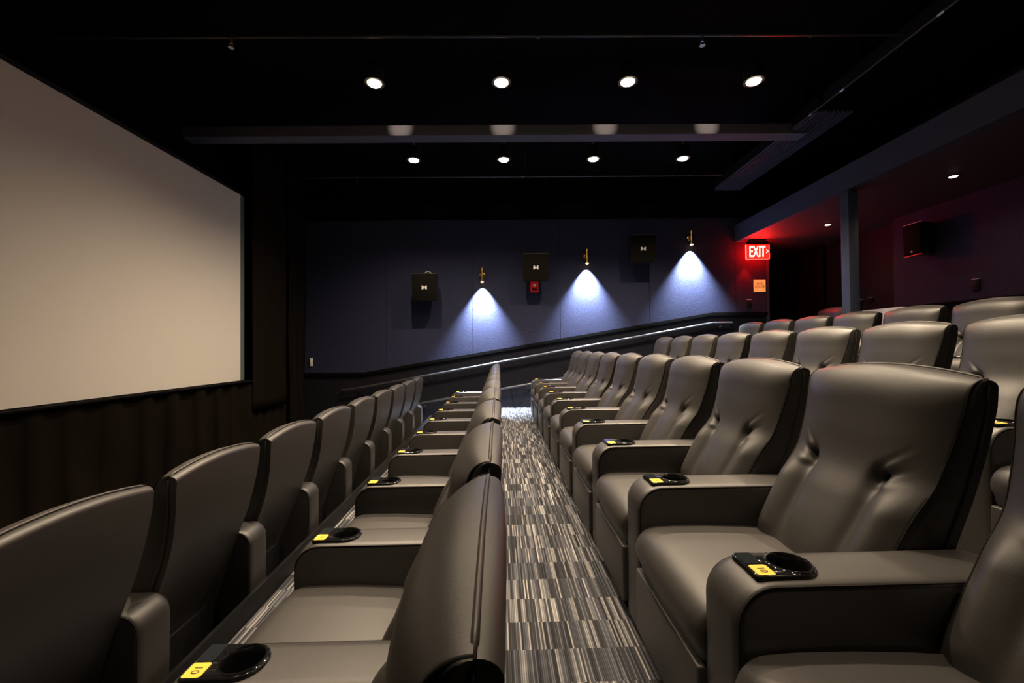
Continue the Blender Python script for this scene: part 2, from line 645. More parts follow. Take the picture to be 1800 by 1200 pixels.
def make_back():
    NU = 72
    us = []
    for i in range(NU + 1):
        q = -1 + 2 * i / NU
        us.append(math.copysign(abs(q) ** 0.9, q))
    ts = [0.76 * j / 72 for j in range(73)] + [0.76 + 0.24 * j / 16 for j in range(1, 17)]
    v, f = [], []
    for t in ts:
        for u in us:
            v.append(front_pt(u, t))
    W = NU + 1
    for j in range(len(ts) - 1):
        for i in range(NU):
            f.append((j * W + i, j * W + i + 1, (j + 1) * W + i + 1, (j + 1) * W + i))
    # side panels from the front edge to the rear seam
    for i, sg in ((0, -1), (NU, 1)):
        base = len(v)
        K = 4
        for j, t in enumerate(ts):
            p = v[j * W + i]
            xs = lerp_tab(XR, p.z) - 0.032
            xs = max(xs, p.x)
            for k in range(1, K + 1):
                q = k / K
                v.append(Vector((p.x + (xs - p.x) * q, p.y + sg * 0.006 * math.sin(q * PI), p.z)))
        for j in range(len(ts) - 1):
            for k in range(K):
                a = j * W + i if k == 0 else base + j * K + k - 1
                b = (j + 1) * W + i if k == 0 else base + (j + 1) * K + k - 1
                f.append((a, base + j * K + k, base + (j + 1) * K + k, b))
    back = mk_mesh('backrest', v, f, M_leather, None, 48)
    # rear shell: rolls from the top seam to the rear face
    v2, f2 = [], []
    NS = 40
    prof = [(0, 1)]
    zs = []
    for i in range(NS + 1):
        u = -1 + 2 * i / NS
        zt = ztop(u)
        col = []
        x0 = XSEAM + 0.004
        for k in range(7):
            a = PI / 2 * k / 6
            col.append((x0 + (lerp_tab(XR, zt) - x0) * math.sin(a), zt - 0.003 - 0.022 * (1 - math.cos(a))))
        for k in range(1, 19):
            z = (zt - 0.025) + (0.08 - (zt - 0.025)) * k / 18
            col.append((lerp_tab(XR, z), z))
        for x, z in col:
            bow = 0.005 * (1 - u * u)
            v2.append(Vector((x + (bow if x > x0 + 0.02 else bow * (x - x0) / 0.02), u * lerp_tab(WH, z) * 1.0, z)))
    L = 25
    for i in range(NS):
        for k in range(L - 1):
            f2.append((i * L + k, i * L + k + 1, (i + 1) * L + k + 1, (i + 1) * L + k))
    # side returns of the shell
    for i in (0, NS):
        base = len(v2)
        for k in range(L):
            p = v2[i * L + k]
            v2.append(Vector((max(p.x - 0.034, XSEAM - 0.006) if p.z > 1.0 else p.x - 0.034, p.y, p.z)))
        for k in range(L - 1):
            f2.append((i * L + k, i * L + k + 1, base + k + 1, base + k))
    shell = mk_mesh('back_shell', v2, f2, M_leather, None, 40)
    # piping on the rear seam and stitch line on the front edge
    mb = MB()
    left = []
    n = 24
    for k in range(n + 1):
        z = 0.25 + (ztop(1) - 0.02 - 0.25) * k / n
        left.append((lerp_tab(XR, z) - 0.032, -lerp_tab(WH, z) - 0.001, z))
    top = []
    for k in range(1, 30):
        u = -1 + 2 * k / 30
        top.append((XSEAM + 0.001, u * lerp_tab(WH, ztop(u)), ztop(u) + 0.0005))
    right = [(x, -y, z) for x, y, z in left[::-1]]
    mb.tube(left + top + right, 0.0048, 8)
    pipe = mb.mesh('piping', M_leather, 60)
    seam = [MB().tube([tuple(v[j * W + sg] + Vector((0.0, 0.001 * (1 if sg else -1), 0))) for j in range(0, len(ts))], 0.0024, 6).mesh('seam', M_seam, 60) for sg in (0, NU)]
    return back, shell, pipe, seam


ME_back, ME_shell, ME_pipe, ME_seam = make_back()

PITCH = 0.70
Y0 = 1.412
ROWS = {   # front edge in row coordinates, floor height (above the front floor), first and last seat
    'front': (-2.088, 0.0, 0, 8),
    'left': (-0.804, 0.20, -1, 8),
    'right': (0.546, 0.40, -1, 8),
    'fourth': (1.992, 0.615, 0, 8),
    'fifth': (3.462, 0.85, 3, 8),
}
WORD = ['first', 'second', 'third', 'fourth', 'fifth', 'sixth', 'seventh', 'eighth', 'ninth', 'tenth']
ROWTXT = {'front': 'in the row nearest the screen', 'left': 'in the row left of the aisle',
          'right': 'in the row facing the aisle', 'fourth': 'in the second row up right',
          'fifth': 'in the third row up right'}


def rowpt(x, y, z=0.0):
    return (CA * x - SA * y, SA * x + CA * y, z)


def add_arm(root, side, num=None):
    y = side * 0.35
    a = ob('armrest', ME_arm if num is not None else ME_arm_plain, root, (0, y, 0))
    for q in ME_arm_seam:
        ob('seam', q, a)
    ob('plinth', ME_glide, a)
    if num is not None:
        ob('cup_holder', ME_cup, a)
        p = ob('number_plate', ME_plate[num], a)
        p['label'] = 'yellow tag with black number %d' % num
        ob('touch_panel', ME_panel, a)


def recliner(label, x, y, z, num, near_arm, group):
    root = thing('recliner', label, 'recliner', rowpt(x, y, z), ANG, group)
    ob('seat_cushion', ME_seat, root)
    ob('footrest_panel', ME_foot, root)
    ob('base', ME_base, root)
    b = ob('backrest', ME_back, root)
    ob('back_shell', ME_shell, b)
    ob('piping', ME_pipe, b)
    for q in ME_seam:
        ob('seam', q, b)
    add_arm(root, 1, num)
    if near_arm:
        add_arm(root, -1, num + 1 if num < 10 else None)
    return root


for rn, (fx, fz, k0, k1) in ROWS.items():
    for k in range(k0, k1 + 1):
        i = k - k0
        pos = 'nearest the camera' if i == 0 else ('at the far end' if k == k1 else '%s from the camera' % WORD[i])
        recliner('grey leather recliner %s %s' % (pos, ROWTXT[rn]), fx, Y0 + PITCH * k - (0.08 if rn == 'front' else 0), fz, 9 - k, i == 0,
                 'grey leather recliners ' + ROWTXT[rn])
recliner('grey leather recliner in the topmost row, tinted red beside the blue-grey post', 4.87, Y0 + PITCH * 8, 1.09, 1, True, 'grey leather recliners in the topmost row')

# ------------------------------------------------------------------ floor: stepped tiers
WY = 8.25            # far wall
BX = 6.2             # back wall


def rx(c, y):
    return (c - SA * y) / CA


FL = [(-4.3, 0.0), (-1.29, 0.20), (0.0, 0.40), (1.375, 0.615), (2.825, 0.85), (4.295, 1.09), (6.9, None)]
v, f = [], []
ya, yb = -2.5, WY
for i in range(len(FL) - 1):
    c0, z = FL[i]
    c1, z1 = FL[i + 1]
    x0a, x0b = (rx(c0, ya), rx(c0, yb)) if i else (-4.3, -4.3)
    x1a, x1b = (rx(c1, ya), rx(c1, yb)) if z1 is not None else (6.9, 6.9)
    n = len(v)
    v += [(x0a, ya, z), (x1a, ya, z), (x1b, yb, z), (x0b, yb, z)]
    f.append((n, n + 1, n + 2, n + 3))
    if z1 is not None:
        n = len(v)
        v += [(x1a, ya, z), (x1b, yb, z), (x1b, yb, z1), (x1a, ya, z1)]
        f.append((n, n + 1, n + 2, n + 3))
v += [(4.6, WY, 1.09), (6.9, WY, 1.09), (6.9, 11.5, 1.09), (4.6, 11.5, 1.09)]
f.append((len(v) - 4, len(v) - 3, len(v) - 2, len(v) - 1))
struct('floor', mk_mesh('floor', v, f, M_carpet))

# kick board behind the front row
mb = MB()
mb.add([rowpt(-1.29 + a, b, c) for a in (0, 0.02) for b in (-1.0, 8.0) for c in (0.0, 0.31)],
       [(0, 1, 3, 2), (4, 5, 7, 6), (0, 1, 5, 4), (2, 3, 7, 6), (1, 3, 7, 5), (0, 2, 6, 4)])
struct('trim_1', mb.mesh('kick_board', M_plastic, None))

# ------------------------------------------------------------------ walls
ZT = H + 3.35        # ceiling
# far wall: dado line follows the steps
dado = [(-4.3, H - 0.46), (-2.80, H - 0.46), (3.92, H + 0.632), (5.0, H + 0.632)]
v = [(x, WY, 0.0) for x, z in dado] + [(x, WY, z) for x, z in dado]
f = [(i, i + 1, 5 + i, 4 + i) for i in range(3)]
v += [(5.0, WY, ZT), (-4.3, WY, ZT)]
f += [(4, 5, 6, 7, 8, 9)]
wall = MB().add(v, f[:3], 1).add(v, f[3:], 0)
wall.box((-4.3, WY + 0.001, 0), (5.0, WY + 0.12, ZT), 0, 0)
struct('wall_far', wall.mesh('wall_far', [M_ceil, M_wains], None))
# fabric panels hung on the far wall, each with its own joint
PT = H + 2.47
seams = [-4.05, -2.365, -0.707, 0.989, 2.714, 4.395, 4.99]


def dz(x):
    for (a, b), (c, d) in zip(dado, dado[1:]):
        if x <= c:
            return b + (d - b) * (x - a) / (c - a)
    return dado[-1][1]


ordw = ['leftmost', 'second from the left', 'third from the left', 'fourth from the left', 'fifth from the left', 'narrow rightmost']
for i in range(6):
    a, b = seams[i] + 0.003, seams[i + 1] - 0.003
    xs = sorted(set([a, b] + [x for x, _ in dado if a < x < b]))
    lo = [(x, dz(x) + 0.004) for x in xs]
    n = len(xs)
    pv, pf = [], []
    for y in (WY - 0.030, WY - 0.0005):
        pv += [(x, y, z) for x, z in lo] + [(x, y, PT) for x in xs]
    for i2 in range(n - 1):
        pf.append((i2, i2 + 1, n + i2 + 1, n + i2))
        pf.append((2 * n + i2, 2 * n + i2 + 1, 3 * n + i2 + 1, 3 * n + i2))
        pf.append((i2, i2 + 1, 2 * n + i2 + 1, 2 * n + i2))
        pf.append((n + i2, n + i2 + 1, 3 * n + i2 + 1, 3 * n + i2))
    pf += [(0, n, 3 * n, 2 * n), (n - 1, 2 * n - 1, 4 * n - 1, 3 * n - 1)]
    o = ob('acoustic_panel', mk_mesh('acoustic_panel', pv, pf, M_blue))
    tag(o, 'navy fabric acoustic wall panel on the far wall, ' + ordw[i], 'wall panel', 'navy acoustic panels on the far wall')
# black trim along the dado
v = []
for x, z in dado:
    for y, zz in ((WY - 0.045, z + 0.005), (WY - 0.045, z - 0.05), (WY - 0.0, z - 0.05), (WY - 0.0, z + 0.005)):
        v.append((x, y, zz))
f = []
for i in range(3):
    for k in range(4):
        f.append((i * 4 + k, i * 4 + (k + 1) % 4, i * 4 + 4 + (k + 1) % 4, i * 4 + 4 + k))
f += [(0, 1, 2, 3), (12, 13, 14, 15)]
struct('trim_2', mk_mesh('dado_trim', v, f, M_trim))

# left wall, back wall and its dado, near wall, corridor
struct('wall_left', MB().box((-4.42, -2.5, 0), (-4.3, WY + 0.1, ZT)).mesh('wall_left', M_ceil, None))
zb = H + 0.585
mb = MB().box((BX, -2.5, 1.0), (BX + 0.4, 6.82, zb - 0.06), 0, 1)
mb.box((BX, -2.5, zb), (BX + 0.4, 6.82, ZT), 0, 0)
mb.box((BX - 0.03, -2.5, zb - 0.06), (BX + 0.4, 6.82, zb), 0, 2)
mb.box((BX + 0.2, 6.82, 1.0), (BX + 0.4, 9.6, ZT), 0, 3)
struct('wall_back', mb.mesh('wall_back', [M_purple, M_wains, M_trim, M_black], None))
struct('wall_near', MB().box((-4.3, -2.62, 0), (6.6, -2.5, ZT)).mesh('wall_near', M_ceil, None))
mb = MB().box((4.99, WY + 0.12, 1.09), (5.05, 11.5, ZT)).box((6.60, 9.6, 1.0), (6.72, 11.5, ZT)).box((4.9, 11.5, 1.0), (6.72, 11.6, ZT))
struct('wall_corridor', mb.mesh('wall_corridor', [M_black], None))
struct('trim_3', MB().box((4.995, WY - 0.035, 1.09), (5.045, WY + 0.125, H + 2.0), 0.004).mesh('corner_trim', M_beam, None))
struct('ceiling', MB().box((-4.42, -2.62, ZT), (6.72, 11.6, ZT + 0.1)).mesh('ceiling', M_ceil, None))
# soffit over the back rows and its edge beam
BMX = 4.386
struct('soffit', MB().box((BMX + 0.13, -2.5, H + 2.005), (6.6, 11.5, H + 2.06)).mesh('soffit', M_soffit, None))['label'] = 'dark dropped soffit over the back rows'
struct('trim_4', MB().box((BMX, -2.5, H + 2.0), (BMX + 0.13, WY, H + 2.32)).mesh('soffit_beam', M_beam, None))
# cross beam under the ceiling
struct('trim_5', MB().box((-4.3, 5.62, H + 2.815), (4.0, 5.82, H + 2.95)).mesh('cross_beam', M_ledbeam, None))
# blue-grey post
post = thing('post', 'square blue-grey steel post between the back rows and the beam', 'post', (BMX + 0.065, 5.52, 0.85))
ob('shaft', MB().box((-0.065, -0.068, 0.02), (0.065, 0.068, H + 2.0 - 0.85 - 0.01), 0.006).mesh('shaft', M_pillar), post)
ob('foot_plate', MB().box((-0.10, -0.10, 0.0), (0.10, 0.10, 0.02)).mesh('foot_plate', M_pillar, None), post)

# white panel behind the fifth row
wp = thing('half_wall', 'white half wall with rounded top corner behind the fifth row, right of the post', 'half wall', rowpt(5.2, 5.6, 1.09), ANG)
mb = MB()
round_rect(mb, -0.55, H + 0.476 - 1.09, -0.30, 0.33, -0.03, 0.03, 0.03)
me = mb.mesh('panel', M_white, 30)
me.transform(Matrix(((0, 0, 1, 0), (0, 1, 0, 0), (1, 0, 0, 0), (0, 0, 0, 1))))
for q in me.vertices:
    if q.co.z < 0.0:
        q.co.z = 0.0
me.flip_normals()
ob('panel', me, wp)
ob('base_rail', MB().box((-0.06, -0.30, 0.0), (0.06, 0.33, 0.03)).mesh('base_rail', M_plastic, None), wp)

# ------------------------------------------------------------------ screen and curtains
SX = -3.90
sc = thing('cinema_screen', 'large pale cinema screen above the black skirt curtain', 'screen', (SX, 3.05, 0))
ob('screen_surface', MB().box((-0.01, -3.24, H - 0.443), (0.0, 3.16, H + 2.256)).mesh('screen_surface', M_screen, None), sc)
mb = MB().box((-0.10, -3.30, H - 0.50), (-0.012, 3.22, H + 2.31))
ob('frame', mb.mesh('frame', M_black, None), sc)
ob('edge_highlight', MB().box((-0.02, 3.162, H - 0.443), (0.0, 3.25, H + 2.256)).mesh('edge_highlight', mat('grey_edge_reflection', (0.10, 0.13, 0.12), 0.5, 0.3), None), sc)  # reflection on the frame's side edge, put into a paler strip


def curtain(name, x, ya, yb, z0, z1, pleat, amp, seed, label, sway=0.02):
    rnd = random.Random(seed)
    cols, rows = max(40, int((yb - ya) / 0.012)), 26
    ph = [rnd.uniform(0, 6.28) for _ in range(8)]
    v, f = [], []
    for j in range(rows + 1):
        t = j / rows
        z = z0 + (z1 - z0) * t
        for i in range(cols + 1):
            y = ya + (yb - ya) * i / cols
            q = 2 * PI * y / pleat + 1.3 * math.sin(1.7 * y + ph[0]) + 0.5 * math.sin(6.1 * y + ph[1])
            s = math.sin(q)
            s = math.copysign(abs(s) ** 0.7, s)
            a = amp * (0.55 + 0.45 * (1 - t)) * (0.7 + 0.3 * math.sin(2.3 * y + ph[2]))
            dx = a * s + sway * math.sin(3 * y + 2.2 * z + ph[3]) * (1 - t) + 0.25 * amp * math.sin(9 * y + 5 * z + ph[4]) * (1 - t)
            v.append((x + dx, y + 0.3 * a * math.cos(q + ph[5]), z))
    W = cols + 1
    n = len(v)
    for j in range(rows):
        for i in range(cols):
            f.append((j * W + i, j * W + i + 1, (j + 1) * W + i + 1, (j + 1) * W + i))
    me = mk_mesh(name, v, f, M_curtain, None, 60)
    o = ob(name, me)
    sm = o.modifiers.new('thickness', 'SOLIDIFY')
    sm.thickness = 0.004
    tag(o, label, 'curtain')
    return o


curtain('skirt_curtain', -3.80, 1.2, 6.30, 0.01, H - 0.455, 0.34, 0.06, 3, 'black pleated skirt curtain hanging below the screen')
curtain('lower_curtain', -3.86, 6.34, 7.40, 0.01, H - 0.80, 0.22, 0.035, 5, 'short black crumpled curtain under the flat masking drape')
curtain('masking_drape', -3.80, 6.33, 7.28, H - 0.92, ZT - 0.02, 0.55, 0.008, 8, 'flat black masking drape hanging just right of the screen', 0.004)
curtain('corner_curtain', -3.86, 7.48, 8.12, 0.01, ZT - 0.02, 0.24, 0.035, 11, 'tall black gathered curtain in the far left corner')
tag(ob('curtain_track', MB().box((-3.86, 1.2, H - 0.462), (-3.74, 6.3, H - 0.447)).mesh('curtain_track', M_trim, None)), 'thin black curtain batten along the bottom edge of the screen', 'batten')

# ------------------------------------------------------------------ ceiling lamps


def spot(name, parent, loc, watt, size, blend, col, radius=0.05):
    d = bpy.data.lights.new(name, 'SPOT')
    d.energy = watt
    d.spot_size = math.radians(size)
    d.spot_blend = blend
    d.color = col
    d.shadow_soft_size = radius
    o = bpy.data.objects.new(name, d)
    COL.objects.link(o)
    o.location = loc
    o.parent = parent
    return o


ME_can = MB().lathe([(0.088, 0.02), (0.098, 0.02), (0.098, 0.16), (0.07, 0.20), (0.02, 0.21)], 28).mesh('can', M_black, 40)
ME_ring = MB().lathe([(0.084, 0.0), (0.105, 0.0), (0.105, 0.02), (0.084, 0.02)], 28).mesh('trim_ring', M_black, 40)
ME_bulbm = MB().lathe([(0.004, -0.030), (0.035, -0.025), (0.062, -0.012), (0.078, 0.004), (0.080, 0.02), (0.03, 0.03)], 24).mesh('bulb', M_bulb, 60)
ME_rod = MB().tube([(0, 0, 0.2), (0, 0, 3.35 - 2.83 - 0.005)], 0.012, 8).mesh('stem', M_black)


def lamp(x, y, label):
    r = thing('ceiling_light', label, 'ceiling light', (x, y, H + 2.83), 0, 'round downlights hanging from the black ceiling')
    ob('can', ME_can, r)
    ob('trim_ring', ME_ring, r)
    ob('bulb', ME_bulbm, r)
    ob('stem', ME_rod, r)
    if y < 3:
        watt, size, tilt = (NEAR_W, 78, 0) if y > 2 else (NEAR_W * (0.6 if x < 0.5 else 0.25), 50, 0)
    elif x < 0.5:
        watt, size, tilt = LAMP_W * 0.92, 134, 5     # the lamps on the screen's side lean towards it
    else:
        watt, size, tilt = LAMP_W * 1.3, 124, 0
    lb = spot('lamp_beam', r, (0, 0, -0.037), watt, size, 1.0, WARM, 0.035)
    lb.rotation_euler = (0, math.radians(tilt), 0)
    if not 3 < y < 6:
        return
    sp = spot('added_beam_glow', r, (0, 0.11, 0.005), BEAM_GLOW_W, 22, 1.0, WARM, 0.01)  # added light, no real fixture: makes the glow patches on the cross beam
    sp.rotation_euler = (math.radians(95), 0, 0)


LX0, LS = -1.417, 1.356
ROWL = {6.404: 'far row of four', 4.529: 'near row of four', 2.65: 'row above the picture', 1.02: 'row straight over the camera'}
side = ['leftmost', 'second from the left', 'third from the left', 'rightmost']
for yy, nm in ROWL.items():
    for i in range(4):
        lamp(LX0 + LS * i, yy, 'lit round ceiling downlight, %s in the %s' % (side[i], nm))

ME_can_s = MB().lathe([(0.05, 0.0), (0.062, 0.0), (0.062, 0.008), (0.05, 0.008)], 24).mesh('trim_ring', M_black, 40)
ME_bulb_s = MB().lathe([(0.004, -0.008), (0.03, -0.005), (0.045, 0.002), (0.045, 0.006)], 20).mesh('bulb', M_bulb_s, 60)
for yy, lab in ((7.07, 'small lit downlight in the soffit, just left of the blue-grey post'), (5.054, 'small lit downlight in the soffit above the wall speaker'), (3.04, 'small lit downlight in the soffit nearest the camera'), (1.0, 'small lit downlight in the soffit behind the camera view')):
    r = thing('soffit_light', lab, 'ceiling light', (5.34, yy, H + 1.997), 0, 'small downlights in the soffit')
    ob('trim_ring', ME_can_s, r)
    ob('bulb', ME_bulb_s, r)
    spot('lamp_beam', r, (0, 0, -0.02), SOFFIT_W, 150, 1.0, WARM, 0.04)

# ------------------------------------------------------------------ pipes, sprinklers, slatted duct under the ceiling
for yy, lab, xa, xb in ((4.005, 'thin dark pipe under the ceiling in front of the nearer lamps', -4.28, 4.2), (7.335, 'thin dark pipe under the ceiling behind the far lamps', -4.28, 3.7)):
    r = thing('ceiling_pipe', lab, 'pipe', (0, yy, H + 2.95), 0, 'pipes under the ceiling')
    ob('tube', MB().tube([(xa, 0, 0), (xb, 0, 0)], 0.014, 10).mesh('tube', M_pipe), r)
    for xx in (-2.6, 0.3, 2.9):
        ob('hanger', MB().tube([(xx, 0, 0.012), (xx, 0, 0.395)], 0.005, 6).box((xx - 0.012, -0.019, -0.019), (xx + 0.012, 0.019, 0.019), 0.004).mesh('hanger', M_pipe), r)
ME_spr = MB().tube([(0, 0, 0.05), (0, 0, 0)], 0.012, 8).tube([(-0.014, 0, 0.0), (-0.018, 0, -0.02), (0, 0, -0.038), (0.018, 0, -0.02), (0.014, 0, 0)], 0.003, 6).lathe([(0.026, -0.042), (0.026, -0.038)], 14).mesh('sprinkler_head', M_steel)
for x, y, z, lab in ((1.86, 4.005, 2.89, 'sprinkler head hanging from the near pipe, right of the middle'), (-2.6, 4.005, 2.89, 'sprinkler head hanging from the near pipe, on the left'), (-2.6, 7.335, 2.89, 'sprinkler head hanging from the far pipe')):
    tag(ob('sprinkler_head', ME_spr, None, (x, y, H + z)), lab, 'sprinkler', 'sprinkler heads')


def slat_unit(y0, y1, label, paint):
    r = thing('slatted_duct', label, 'ceiling vent', (4.01, (y0 + y1) / 2, H + 2.83), 0, 'slatted vents along the ceiling')
    h = (y1 - y0) / 2
    ob('casing', MB().box((-0.22, -h, 0.03), (0.22, h, 0.20)).mesh('casing', M_black, None), r)
    mb = MB()
    for k in range(9):
        x = -0.21 + 0.42 * k / 8
        mb.box((x - 0.008, -h, 0.0), (x + 0.008, h, 0.04))
    ob('slats', mb.mesh('slats', paint, None), r)
    for yy in (-h * 0.7, h * 0.7):
        ob('hanger', MB().tube([(-0.15, yy, 0.19), (-0.15, yy, 0.515)], 0.006, 6).mesh('hanger', M_pipe), r)


slat_unit(5.15, 7.75, 'dark slatted vent running along the ceiling, far section', mat('slat_paint', (0.07, 0.07, 0.10), 0.4, 0.5))
slat_unit(2.2, 5.05, 'dark slatted vent running along the ceiling, near section', M_ceil)
r = thing('conduit', 'thin conduit with couplings along the left edge of the slatted vent', 'conduit', (3.765, 4.2, H + 2.86))
ob('tube', MB().tube([(0, -2.0, 0), (0, 3.5, 0)], 0.011, 8).mesh('tube', M_pipe), r)
for yy in (-0.6, 0.5, 1.0):
    ob('coupling', MB().tube([(0, yy, 0), (0, yy + 0.06, 0)], 0.016, 10).mesh('coupling', M_steel), r)

# ------------------------------------------------------------------ far-wall speakers


def wedge(w0, h0, w1, h1, d):
    v = [(-w0 / 2, -d, -h0 / 2), (w0 / 2, -d, -h0 / 2), (w0 / 2, -d, h0 / 2), (-w0 / 2, -d, h0 / 2),
         (-w0 / 2, -d * 0.62, -h0 / 2), (w0 / 2, -d * 0.62, -h0 / 2), (w0 / 2, -d * 0.62, h0 / 2), (-w0 / 2, -d * 0.62, h0 / 2),
         (-w1 / 2, 0, -h1 / 2), (w1 / 2, 0, -h1 / 2), (w1 / 2, 0, h1 / 2), (-w1 / 2, 0, h1 / 2)]
    f = [(0, 1, 2, 3), (8, 9, 10, 11)]
    for a in (0, 4):
        for k in range(4):
            f.append((a + k, a + (k + 1) % 4, a + 4 + (k + 1) % 4, a + 4 + k))
    return v, f


def half_disc(cx, cz, r, sgn, y):
    pts = [(cx, cz + r), (cx, cz - r)] + [(cx + sgn * r * 1.1 * math.cos(math.radians(a)), cz + r * math.sin(math.radians(a))) for a in range(-75, 80, 15)]
    v = [(a, y, b) for a, b in pts] + [(a, y + 0.004, b) for a, b in pts]
    n = len(pts)
    return v, [tuple(range(n)), tuple(range(n, 2 * n))] + [(i, (i + 1) % n, n + (i + 1) % n, n + i) for i in range(n)]


def wall_speaker(x, z, label, cable):
    d = 0.30
    r = thing('wall_speaker', label, 'speaker', (x, WY - 0.03, H + z), 0, 'black cinema speakers on the far wall')
    off = -0.10
    tilt = math.radians(7)

    def place(o):
        o.location = (0, off, 0)
        o.rotation_euler = (tilt, 0, 0)
        return o
    v, f = wedge(0.46, 0.50, 0.26, 0.42, d)
    place(ob('cabinet', mk_mesh('cabinet', v, f, M_plastic), r))
    g = place(ob('grille', MB().box((-0.225, -d - 0.010, -0.245), (0.225, -d - 0.0005, 0.245), 0.004).mesh('grille', M_speaker), r))
    mb = MB()
    mb.add(*half_disc(-0.046, 0.0, 0.036, 1, -d - 0.0145))
    mb.add(*half_disc(0.046, 0.0, 0.036, -1, -d - 0.0145))
    ob('logo', mb.mesh('logo', M_logo, None), g)
    place(ob('edge_highlight', MB().box((-0.23, -d - 0.004, 0.2505), (0.23, -d + 0.02, 0.256)).mesh('edge_highlight', M_steel, None), r))  # bright strip stands for the highlight along the cabinet's top
    ob('bracket', MB().box((-0.06, -0.012, -0.10), (0.06, 0.0, 0.10)).box((-0.03, -0.13, -0.05), (0.03, -0.01, 0.05)).mesh('bracket', M_black, None), r)
    if cable:
        ob('cable', MB().tube([(0.03 + 0.06 * math.cos(t), -0.2, 0.245 + 0.045 * math.sin(t)) for t in [PI * k / 10 for k in range(11)]], 0.007, 8).mesh('cable', mat('pale_cable', (0.6, 0.58, 0.55), 0.5)), r)


for px, pz, lab, cb in ((-1.55, 1.15, 'black wall speaker left of the leftmost brass sconce, lowest of three', True), (0.50, 1.50, 'black wall speaker above the red fire alarm, middle of three', False), (2.48, 1.83, 'black wall speaker left of the highest brass sconce, highest of three', False)):
    wall_speaker(px, pz, lab, cb)

# fire alarm
r = thing('fire_alarm', 'red fire alarm strobe below the middle wall speaker', 'fire alarm', (0.492, WY - 0.03, H + 1.165))
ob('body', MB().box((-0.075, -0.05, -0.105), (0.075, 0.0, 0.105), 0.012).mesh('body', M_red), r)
ob('lens', MB().lathe([(0.03, -0.052), (0.026, -0.068), (0.01, -0.078)], 16, org=(0, 0, 0.025), axis='Y').mesh('lens', M_clear), r)
ob('sounder', MB().box((-0.05, -0.054, -0.085), (0.05, -0.049, -0.03), 0.002).mesh('sounder', mat('dark_red_plastic', (0.25, 0.01, 0.01), 0.4)), r)

# brass sconces
for x, z, lab in ((-0.51, 1.385, 'brass cylinder wall sconce shining down, lowest of three'), (1.50, 1.724, 'brass cylinder wall sconce shining down, middle of three'), (3.51, 2.069, 'brass cylinder wall sconce shining down, highest of three')):
    r = thing('wall_sconce', lab, 'wall sconce', (x, WY - 0.03, H + z), 0, 'brass sconces on the far wall')
    yy = -0.088
    ob('cylinder', MB().lathe([(0.030, -0.13), (0.034, -0.13), (0.034, 0.135), (0.02, 0.14)], 24, org=(0, yy, 0)).mesh('cylinder', M_brass, 40), r)
    ob('wall_plate', MB().lathe([(0.055, 0.0), (0.055, -0.014), (0.05, -0.018)], 24, org=(0, 0, 0.02), axis='Y').mesh('wall_plate', M_brass, 40), r)
    ob('arm', MB().tube([(0, -0.015, 0.02), (0, yy + 0.03, 0.02)], 0.012, 10).mesh('arm', M_brass), r)
    ob('bulb', MB().lathe([(0.002, -0.146), (0.018, -0.142), (0.027, -0.134), (0.028, -0.126)], 18, org=(0, yy, 0)).mesh('bulb', M_bulb_w), r)
    sp = spot('lamp_beam', r, (0, yy, -0.155), SCONCE_W, 80, 1.0, (0.72, 0.84, 1.0), 0.02)
    sp.rotation_euler = (math.radians(4), 0, 0)

# handrails on the far wall


def rail(label, pts, br):
    r = thing('handrail', label, 'handrail', (pts[0][0], WY - 0.10, pts[0][1]), 0, 'black handrails on the far wall')
    x0, z0 = pts[0]
    P = [(x - x0, 0, z - z0) for x, z in pts]
    P2 = [P[0]] + P[1:]
    ob('bar', MB().tube([(P[0][0], 0.09, P[0][2])] + P + [(P[-1][0], 0.09, P[-1][2])] if br else P, 0.021, 12).mesh('bar', M_rail), r)

    def zz(x):
        for (a, b), (c, d) in zip(pts, pts[1:]):
            if x <= c:
                return b + (d - b) * (x - a) / (c - a)
        return pts[-1][1]
    n = 6
    for i in range(n):
        x = pts[0][0] + 0.3 + (pts[-1][0] - pts[0][0] - 0.5) * i / (n - 1)
        z = zz(x) - z0
        ob('bracket', MB().tube([(x - x0, 0.0, z - 0.012), (x - x0, 0.0, z - 0.06), (x - x0, 0.085, z - 0.085)], 0.008, 8).lathe([(0.03, 0.098), (0.03, 0.085)], 14, org=(x - x0, 0, z - 0.085), axis='Y').mesh('bracket', M_black), r)


rail('long black metal handrail on the far wall, upper of two', [(-3.20, H - 0.79), (-2.80, H - 0.735), (3.90, H + 0.435), (4.27, H + 0.435)], True)
rail('lower black metal handrail on the far wall, behind the seats', [(-1.95, H - 1.09), (1.9, H - 0.447)], False)

# exit sign
r = thing('exit_sign', 'glowing red exit sign hanging from the soffit', 'exit sign', (4.72, 8.04, H + 2.005))
ob('canopy', MB().box((-0.15, -0.04, -0.035), (0.15, 0.04, 0.0), 0.004).mesh('canopy', M_black, None), r)
pz0, pz1, pw = -0.375, -0.105, 0.215
ob('hanger', MB().box((-0.20, -0.012, pz1 + 0.0), (0.20, 0.012, -0.035)).mesh('hanger', M_plastic, None), r)
pn = ob('panel', MB().box((-pw, -0.008, pz0), (pw, 0.008, pz1)).mesh('panel', M_exit_p, None), r)
mb = MB()
v, f = text_geo('EXIT', 0.235, extrude=0.002, spacing=0.98)
xs = [p[0] for p in v]
zs = [p[1] for p in v]
kx, kz = 0.30 / (max(xs) - min(xs)), 0.20 / (max(zs) - min(zs))
mx_, mz_ = (max(xs) + min(xs)) / 2, (max(zs) + min(zs)) / 2
mb.add([((a - mx_) * kx - 0.005, -0.0115 - c, (b - mz_) * kz + (pz0 + pz1) / 2 + 0.01) for a, b, c in v], f)
